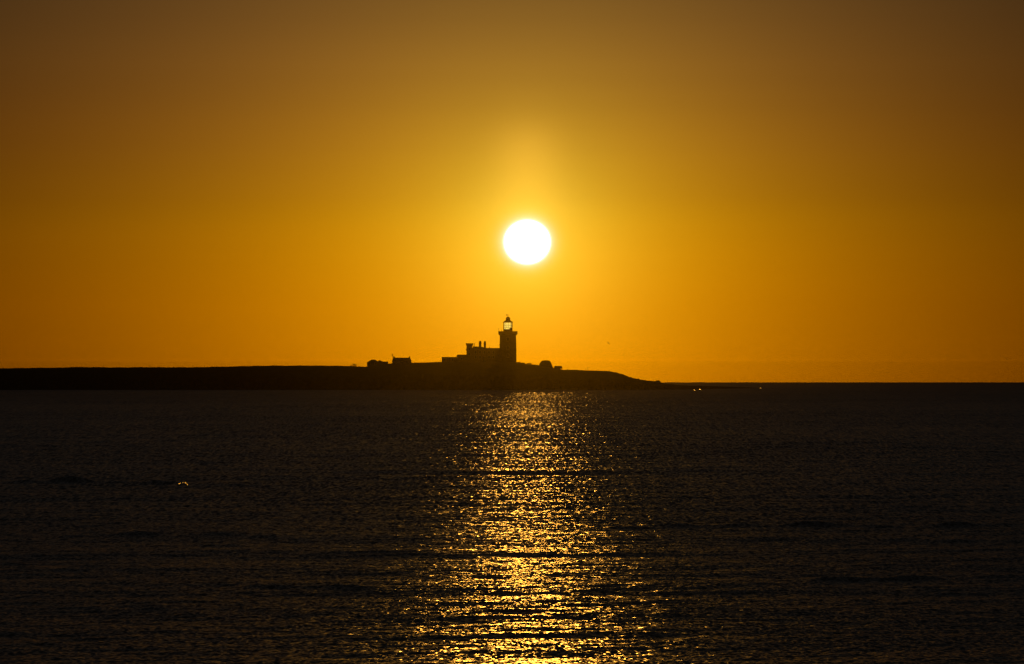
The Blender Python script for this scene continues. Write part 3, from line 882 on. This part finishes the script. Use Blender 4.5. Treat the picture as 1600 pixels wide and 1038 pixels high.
# flagpole by the cottage gable
fx = X(613.4, DL - 2); fo = (fx, DL - 2, gz(fx, DL - 2))
fp = empty('flagpole', fo, 'short pole with a small drooping flag at the left gable of the cottage', 'flagpole')
m = MB(); m.tube([(fx + .15, DL - 2, fo[2] - .3), (X(612.9, DL - 2), DL - 2, Z(552.9, DL - 2))], [.07, .04], 8); m.build('pole', MAT['wood'], fp, fo)
m = MB()
nn = 8; vv = []
for k in range(nn):
    for j in range(5):
        vv.append((X(613.2, DL - 2) + .08 - k * .055 + .02 * j, DL - 2 + .05 * math.sin(k * 1.3 + j * .4), Z(553.3, DL - 2) - j * .17 - k * .03))
m.add(vv, [(k * 5 + j, k * 5 + j + 1, (k + 1) * 5 + j + 1, (k + 1) * 5 + j) for k in range(nn - 1) for j in range(4)])
m.build('flag', MAT['cloth'], fp, fo)

# ------------------------------------------------------------------ barn, shed behind it, low byre
y0, y1 = DL - 5, DL + 5
D3 = y0


def bx3(px): return X(px, D3)
def bz3(py): return Z(py, D3)


O = (bx3(582), DL, gz(bx3(582), DL) - .8)
bn = empty('barn', O, 'broad barn with a gambrel shaped roof, leftmost building on the island', 'barn')
m = MB()
m.prism([(bx3(573.5), O[2]), (bx3(592), O[2]), (bx3(592), bz3(567.2)), (bx3(585.8), bz3(562.9)), (bx3(580.0), bz3(562.6)), (bx3(573.5), bz3(566.6))], y0, y1)
m.build('wall', MAT['stone'], bn, O)
m = MB()
pl = [(bx3(573.0), bz3(566.8)), (bx3(580.0), bz3(562.2)), (bx3(585.6), bz3(562.1)), (bx3(593.0), bz3(567.3))]
th = .16
m.prism(pl + [(p_[0], p_[1] - th) for p_ in reversed(pl)], y0 - .25, y1 + .25)
m.build('roof', MAT['slate'], bn, O)
add_door(bn, O, bx3(582), gz(bx3(582), y0), y0)
add_windows(bn, O, [(bx3(577.5), bz3(568.5)), (bx3(587.0), bz3(568.5))], y0, .8, .8)

O = (X(593.5, DL + 12), DL + 12, gz(X(593.5, DL + 12), DL + 12) - .8)
sh = empty('shed', O, 'small gable roofed shed peeping over behind the barn and the byre', 'shed')
D4 = DL + 12
m = MB(); m.prism([(X(589, D4), O[2]), (X(598, D4), O[2]), (X(598, D4), Z(565.6, D4)), (X(593.6, D4), Z(563.2, D4)), (X(589, D4), Z(565.8, D4))], D4 - 3, D4 + 3)
m.build('wall', MAT['wood'], sh, O)
m = MB(); pl = [(X(588.5, D4), Z(565.9, D4)), (X(593.6, D4), Z(562.9, D4)), (X(598.5, D4), Z(565.7, D4))]
m.prism(pl + [(p_[0], p_[1] - .12) for p_ in reversed(pl)], D4 - 3.2, D4 + 3.2)
m.build('roof', MAT['slate'], sh, O)

O = (X(600, DL), DL, gz(X(600, DL), DL) - .8)
by = empty('byre', O, 'low flat roofed byre built against the right side of the barn', 'byre')
m = MB(); m.box(X(593.2, DL), X(606.0, DL), DL - 3.5, DL + 3, O[2], Z(565.9, DL)); m.build('wall', MAT['stone'], by, O)
m = MB(); m.box(X(593.1, DL), X(606.4, DL), DL - 3.7, DL + 3.2, Z(565.9, DL), Z(565.3, DL)); m.build('roof', MAT['slate'], by, O)
add_windows(by, O, [(X(600, DL), Z(567.6, DL))], DL - 3.5, .8, .5)

# ------------------------------------------------------------------ hut on the right
D5 = DL + 4
O = (X(872, D5), D5, gz(X(872, D5), D5) - .6)
ht = empty('hut', O, 'small hut with overhanging hipped roof, right of the dense clipped tree', 'hut')
m = MB(); m.box(X(867.3, D5), X(875.5, D5), D5 - 1.6, D5 + 1.8, O[2], Z(575.2, D5)); m.build('wall', MAT['wood'], ht, O)
m = MB(); m.frustum(X(872, D5), D5 + .1, Z(576.2, D5), Z(572.0, D5), 6.8 * mpp(D5), 2.2, 5.6 * mpp(D5), .5)
m.build('roof', MAT['slate'], ht, O)
m = MB(); m.box(X(877.2, D5), X(877.8, D5), D5 - 1.6, D5 - 1.4, O[2], Z(576.2, D5)); m.build('porch_post', MAT['wood'], ht, O)
add_windows(ht, O, [(X(870, D5), Z(576.4, D5))], D5 - 1.6, .6, .45)


# ------------------------------------------------------------------ plants
def leaf_mass(mb, inside, bounds, n, size, seed):
    r_ = random.Random(seed)
    c = 0
    while c < n:
        p = Vector((r_.uniform(*bounds[0]), r_.uniform(*bounds[1]), r_.uniform(*bounds[2])))
        if not inside(p, r_): continue
        c += 1
        d = Vector((r_.gauss(0, 1), r_.gauss(0, 1), r_.gauss(0, 1))).normalized()
        a = d.orthogonal().normalized(); b3 = d.cross(a); s = size * r_.uniform(.6, 1.3)
        mb.add([p - a * s, p - b3 * s * .5, p + a * s, p + b3 * s * .5], [(0, 1, 2, 3)])


D6 = DL + 2
tx = X(854, D6); tz = gz(tx, D6)
O = (tx, D6, tz - .3)
tr_ = empty('tree', O, 'dense rounded wind clipped tree with flat top between the lighthouse and the small hut', 'tree')
outl = [(842.2, 570.6), (843.0, 567.5), (845.0, 564.8), (847.5, 563.4), (851, 563.0), (857, 563.0), (859.3, 563.9), (860.8, 566), (861.8, 568.6), (863.2, 571.6), (864.8, 574.6), (865.5, 576.8)]


def in_tree(p, r_):
    px = p.x / mpp(p.y) + 800; py = EYE_Y - (p.z - CAM_H) / mpp(p.y)
    dy = abs(p.y - D6) / 3.4
    px = 853.5 + (px - 853.5) / math.sqrt(max(1e-3, 1 - dy * dy * .8))
    if px < 842 or px > 865.5: return False
    top = np.interp(px, [q_[0] for q_ in outl], [q_[1] for q_ in outl]) + dy * dy * 4 + .5 * abs(math.sin(px * 2.1 + p.y * 3)) * (1 if px < 847 else .5)
    return top < py < 579


m = MB(); leaf_mass(m, in_tree, ((X(841, D6), X(867, D6)), (D6 - 3.4, D6 + 3.4), (tz - .5, Z(562, D6))), 15000, .13, 2)
m.build('crown', MAT['leaf'], tr_, O)
m = MB()
m.tube([(tx, D6, tz - .4), (tx + .1, D6, tz + 1.0), (tx - .2, D6 + .1, tz + 2.2)], [.28, .22, .12], 8)
for k in range(9):
    a = k * .7; m.tube([(tx, D6, tz + .6), (tx + 1.0 * math.cos(a), D6 + 1.0 * math.sin(a), tz + 1.4), (tx + 2.0 * math.cos(a), D6 + 1.8 * math.sin(a), tz + 2.0 + .3 * math.sin(k))], [.12, .08, .03], 6)
m.build('trunk', MAT['bark'], tr_, O)

HG = 'low bushes between the lighthouse and the clipped tree'
for (pc, hwp, top, lab) in ((810.5, 4.2, 565.6, 'low bush touching the right foot of the lighthouse'),
                            (817.0, 4.0, 566.6, 'low bush, second from the right foot of the lighthouse'),
                            (827.0, 5.6, 566.9, 'widest humped bush midway between the lighthouse and the clipped tree'),
                            (835.0, 3.0, 569.4, 'small low bush just right of the widest humped one'),
                            (839.6, 3.0, 570.0, 'smallest bush, touching the left foot of the clipped tree')):
    Dh = DL - 1; x = X(pc, Dh); zg = gz(x, Dh)
    O = (x, Dh, zg - .1)
    sb = empty('bush', O, lab, 'bush', HG)
    top_z = Z(top, Dh); hw_ = hwp * mpp(Dh)
    def ins(p, r_, x=x, Dh=Dh, zg=zg, top_z=top_z, hw_=hw_):
        u = ((p.x - x) / hw_) ** 2 + ((p.y - Dh) / 1.3) ** 2
        if u > 1: return False
        return p.z < zg - .3 + (top_z - zg + .3) * (1 - u) ** .4 * (.9 + .12 * math.sin(p.x * 9 + p.y * 5))
    m = MB(); leaf_mass(m, ins, ((x - hw_, x + hw_), (Dh - 1.3, Dh + 1.3), (zg - .5, top_z + .05)), 1700, .09, int(pc))
    m.build('foliage', MAT['leaf'], sb, O)
    m = MB()
    for k in range(5): m.tube([(x, Dh, zg - .2), (x + hw_ * .6 * math.cos(k * 1.3), Dh + .8 * math.sin(k * 1.3), top_z - .25)], [.05, .02], 5)
    m.build('stem', MAT['bark'], sb, O)


def bare_shrub(O, x, D, zg, spans, parent):
    mb = MB(); r_ = random.Random(21)

    def grow(p, d, L, rad, lev):
        q2 = p + d * L
        mb.tube([p, (p + q2) / 2 + Vector((r_.gauss(0, .03), r_.gauss(0, .03), r_.gauss(0, .03))), q2], [rad, rad * .85, rad * .65], 5)
        if lev == 0: return
        for k in range(3 if lev > 1 else 4):
            d2 = (d + Vector((r_.gauss(.0, .55), r_.gauss(0, .5), r_.gauss(.03, .38)))).normalized()
            grow(q2, d2, L * r_.uniform(.6, .85), rad * .62, lev - 1)
    for (dx, lean, L) in spans:
        grow(Vector((x + dx, D, zg - .2)), Vector((lean, .1 * r_.gauss(0, 1), 1)).normalized(), L, .075, 4)
    return mb


Dq = DL - 8
x = X(552.5, Dq); zg = gz(x, Dq)
O = (x, Dq, zg - .2)
sb = empty('bare_shrub', O, 'bare twiggy shrub leaning left on the open skyline, left of the barn', 'shrub')
m = bare_shrub(O, x, Dq, zg, [(-.3, -.9, .36), (-.1, -.6, .4), (.4, -.1, .46), (.7, .3, .44), (.2, -.4, .46), (.6, .25, .42), (.9, .55, .36), (-.75, -1.3, .34)], sb)
m.build('twig', MAT['bark'], sb, O)
m = MB(); m.tube([(x - .6, Dq, zg - .2), (x, Dq, zg + .1), (x + .9, Dq, zg + .02)], [.08, .1, .05], 6); m.build('stem', MAT['bark'], sb, O)

# ------------------------------------------------------------------ boulders on the right slope and at the shore end
BG = 'boulders on the right hand end of the island'
for (pc, top, hwp, lab) in ((1028.2, 594.4, 4.0, 'largest dark boulder at the right foot of the slope, just before the low spit'),
                            (985.6, 590.2, 1.7, 'boulder partway down the slope, where it starts to level out'),
                            (963.2, 582.4, 1.6, 'boulder near the top of the slope, just below the plateau edge'),
                            (952.2, 579.7, 1.0, 'small boulder on the edge of the plateau, highest of the boulders'),
                            (887.0, 577.4, 1.1, 'small round boulder on the flat skyline just right of the hut'),
                            (996.8, 592.2, 1.6, 'low boulder between the slope and the largest boulder')):
    D = 1877; x = X(pc, D); zg = gz(x, D)
    h = max(.35, Z(top, D) - zg)
    m = MB(); m.blob((x, D, zg + h * .25), hwp * mpp(D), hwp * mpp(D) * 1.2, h * .75, int(pc), .22, 12, 8)
    o = m.build('boulder', MAT['rock'], None, (x, D, zg - h * .3)); tag(o, lab, 'boulder', BG)

# ------------------------------------------------------------------ thin posts on the skyline
PG = 'thin posts along the island skyline'
POSTS = [(4.4, 572.4, .05, 'tall thin post nearest the left end of the visible island skyline'),
         (32.5, 573.3, .06, 'first short post right of the tall one at the left edge of the view'),
         (38.5, 573.6, .035, 'short post in the close pair near the left edge, the right hand and fainter one'),
         (63.0, 573.1, .07, 'sturdier short post, between the close pair and the low rise'),
         (77.4, 573.2, .05, 'short post just left of where the low rise begins'),
         (161.8, 571.0, .04, 'faint thin post standing at the right end of the low rise'),
         (234.4, 570.2, .06, 'tall dark post standing alone, first tall one right of the low rise'),
         (248.8, 571.9, .035, 'short faint post just right of the lone tall dark post'),
         (284.6, 570.8, .05, 'medium post just left of the second tall post right of the low rise'),
         (301.4, 570.2, .065, 'tall dark post left of the barn, nearest to it of the tall ones'),
         (319.3, 571.1, .04, 'thin post just right of the tall dark post nearest the barn'),
         (335.5, 571.2, .035, 'thin post where the left skyline begins to climb'),
         (390.3, 570.5, .035, 'lone thin post on the climb, left of the tussocky skyline'),
         (687.6, 562.1, .05, 'thin post against the left end of the low flat topped outbuilding'),
         (914.9, 575.0, .06, 'left one of the two close tall posts right of the hut'),
         (918.3, 574.4, .07, 'right one of the two close tall posts right of the hut'),
         (935.6, 577.0, .055, 'short post between the two close tall posts and the plateau edge'),
         (941.2, 578.5, .04, 'stubby low post nearest to the plateau edge on the right')]
for (pc, top, rad, lab) in POSTS:
    D = 1879 if not (680 < pc < 700) else DL - 1
    x = X(pc, D); zg = gz(x, D)
    m = MB(); m.tube([(x, D, zg - .4), (x + .02, D, (zg + Z(top, D)) / 2), (x, D, Z(top, D))], [rad * 1.2, rad * 1.1, rad], 7)
    m.lathe(x, D, [(rad * 1.25, Z(top, D) - .12), (rad * 1.25, Z(top, D) - .02), (rad * .5, Z(top, D) + .03)], 7, False)
    o = m.build('post', MAT['wood'], None, (x, D, zg)); tag(o, lab, 'post', PG)


# ------------------------------------------------------------------ gulls
def gull(px, py, D, span, bank, head, lab):
    mb = MB(); c = Vector((X(px, D), D, Z(py, D)))
    L = span * .4
    rot = Matrix.Rotation(head, 3, 'Z') @ Matrix.Rotation(bank, 3, 'Y')
    prof = [(-.5, .01), (-.42, .03), (-.25, .055), (0, .075), (.2, .07), (.34, .045), (.42, .05), (.48, .035), (.53, .01), (.6, .004)]
    mb.tube([Vector((0, t_ * L, .02 * math.sin(t_ * 3))) for t_, _ in prof], [max(.004, r_ * L * 1.3) for _, r_ in prof], 8)
    mb.add([(-.02 * L, -.45 * L, 0), (.02 * L, -.45 * L, 0), (.12 * L, -.68 * L, 0), (-.12 * L, -.68 * L, 0), (0, -.5 * L, .02 * L)], [(0, 1, 2, 3), (0, 4, 1)])
    for s in (-1, 1):
        pts = [(0, .16, -.10, 0), (.22, .20, -.08, .09), (.5, .22, -.02, .17), (.75, .12, -.04, .16), (1.0, -.10, -.14, .10)]
        vs = []
        for (u, le, te, z) in pts:
            xw = s * (u * span / 2 + .03)
            vs += [(xw, le * L, z * span * .5), (xw, te * L - .05 * L, z * span * .5 - .004), (xw, (le + te) / 2 * L, z * span * .5 + .012)]
        fs = []
        for k in range(4):
            a = k * 3; b4 = a + 3
            fs += [(a, b4, b4 + 2, a + 2), (a + 2, b4 + 2, b4 + 1, a + 1), (a + 1, b4 + 1, b4, a)]
        mb.add(vs, fs)
    mb.v = [tuple(rot @ Vector(v) + c) for v in mb.v]
    o = mb.build('gull', MAT['feather'], None, c)
    return tag(o, lab, 'bird', 'gulls flying over the sea')


gull(950.8, 536.5, 900, 1.0, math.radians(35), math.radians(60), 'tiny dark gull flying in the bright sky to the right of the lighthouse')
gull(1574.5, 561.4, 800, 1.05, math.radians(18), math.radians(35), 'dark gull flying low over the horizon at the far right of the picture')


# ------------------------------------------------------------------ breaking wavelets
def wet_mat():
    m_ = bpy.data.materials.new('wet_foam'); m_.use_nodes = True
    p_ = m_.node_tree.nodes['Principled BSDF']
    p_.inputs['Base Color'].default_value = (.4, .4, .4, 1); p_.inputs['Roughness'].default_value = .42; p_.inputs['IOR'].default_value = 1.333
    p_.inputs['Transmission Weight'].default_value = 1.0
    return m_


WET = wet_mat()
WAVE = bpy.data.materials['sea_water']


def breaker(px, py, wpx, hpx, label, seed, nsp, rad, group=None):
    D = dist_of_row(py); c = Vector((X(px, D), D, seaz(D)))
    O = (c.x, c.y, c.z)
    th_ = empty('breaking_wave', O, label, 'wave', group)
    w = wpx * mpp(D) / 2; h = hpx * mpp(D)
    mb = MB(); r_ = random.Random(seed)
    nu, nv = 40, 14
    vs = []
    for i_ in range(nu + 1):
        u = -1 + 2 * i_ / nu
        env = max(0, 1 - abs(u) ** 2.2) * (.85 + .15 * math.sin(u * 7 + seed))
        if u > 0: env *= (1 - .35 * u)
        for j_ in range(nv + 1):
            v = -1 + 2 * j_ / nv
            z = h * env * math.exp(-(v * 2.0) ** 2) - .04
            vs.append((c.x + u * w * 1.5, c.y + v * 1.0 + .12 * math.sin(u * 4), c.z + z + r_.uniform(-.006, .006)))
    fs = [(i_ * (nv + 1) + j_, (i_ + 1) * (nv + 1) + j_, (i_ + 1) * (nv + 1) + j_ + 1, i_ * (nv + 1) + j_ + 1) for i_ in range(nu) for j_ in range(nv)]
    mb.add(vs, fs, True)
    mb.build('crest', WAVE, th_, O)
    mb = MB()
    for k in range(nsp):
        u = r_.uniform(-1, 1)
        env = max(0, 1 - abs(u) ** 2.2)
        z = h * env * r_.uniform(.9, 1.2)
        # torn lip of thin water standing on the crest
        cx_, cy_, cz_ = c.x + u * w, c.y + r_.uniform(-.05, .25), c.z + z
        n_ = r_.randint(5, 8); ring = []
        for q_ in range(n_):
            a_ = 2 * math.pi * q_ / n_
            rr_ = rad * r_.uniform(.5, 1.4)
            ring.append((cx_ + rr_ * 1.3 * math.cos(a_), cy_ + r_.uniform(-.01, .01), cz_ + rr_ * math.sin(a_)))
        mb.add(ring + [(cx_, cy_ - .01, cz_)], [(q_, (q_ + 1) % n_, n_) for q_ in range(n_)])
    mb.sm = [True] * len(mb.sm)
    f = mb.build('foam', WET, th_, O); f['kind'] = 'stuff'


breaker(285.5, 759.3, 19, 5.0, 'small dark breaking wave with glinting rim, alone on the left half of the sea', 4, 17, .014)
BGp = 'little breakers along the low spit'
breaker(1093.3, 610.2, 4.0, 1.6, 'brightest little breaker, in front of the middle of the low spit', 5, 18, .075, BGp)
breaker(1084.6, 610.4, 1.6, 1.2, 'faintest little breaker, just left of the brightest one', 6, 9, .05, BGp)
breaker(1188.5, 607.6, 2.4, 1.2, 'little breaker at the far right tip of the low spit', 7, 8, .05, BGp)

# ------------------------------------------------------------------ haze, also standing in for lens glare round the sun
hz = MB(); hz.box(-2600, 2600, -40, 9000, -8.0, 36.0)
ho = hz.build('haze', None)
hm = bpy.data.materials.new('haze_glare'); hm.use_nodes = True
t = hm.node_tree; t.nodes.clear()
pv = t.nodes.new('ShaderNodeVolumePrincipled'); ou = t.nodes.new('ShaderNodeOutputMaterial')
pv.inputs['Color'].default_value = (.0185, .0159, .0002, 1)
pv.inputs['Density'].default_value = HAZE_D
pv.inputs['Anisotropy'].default_value = .98
t.links.new(pv.outputs[0], ou.inputs['Volume'])
ho.data.materials.append(hm)
tag(ho, kind='stuff')
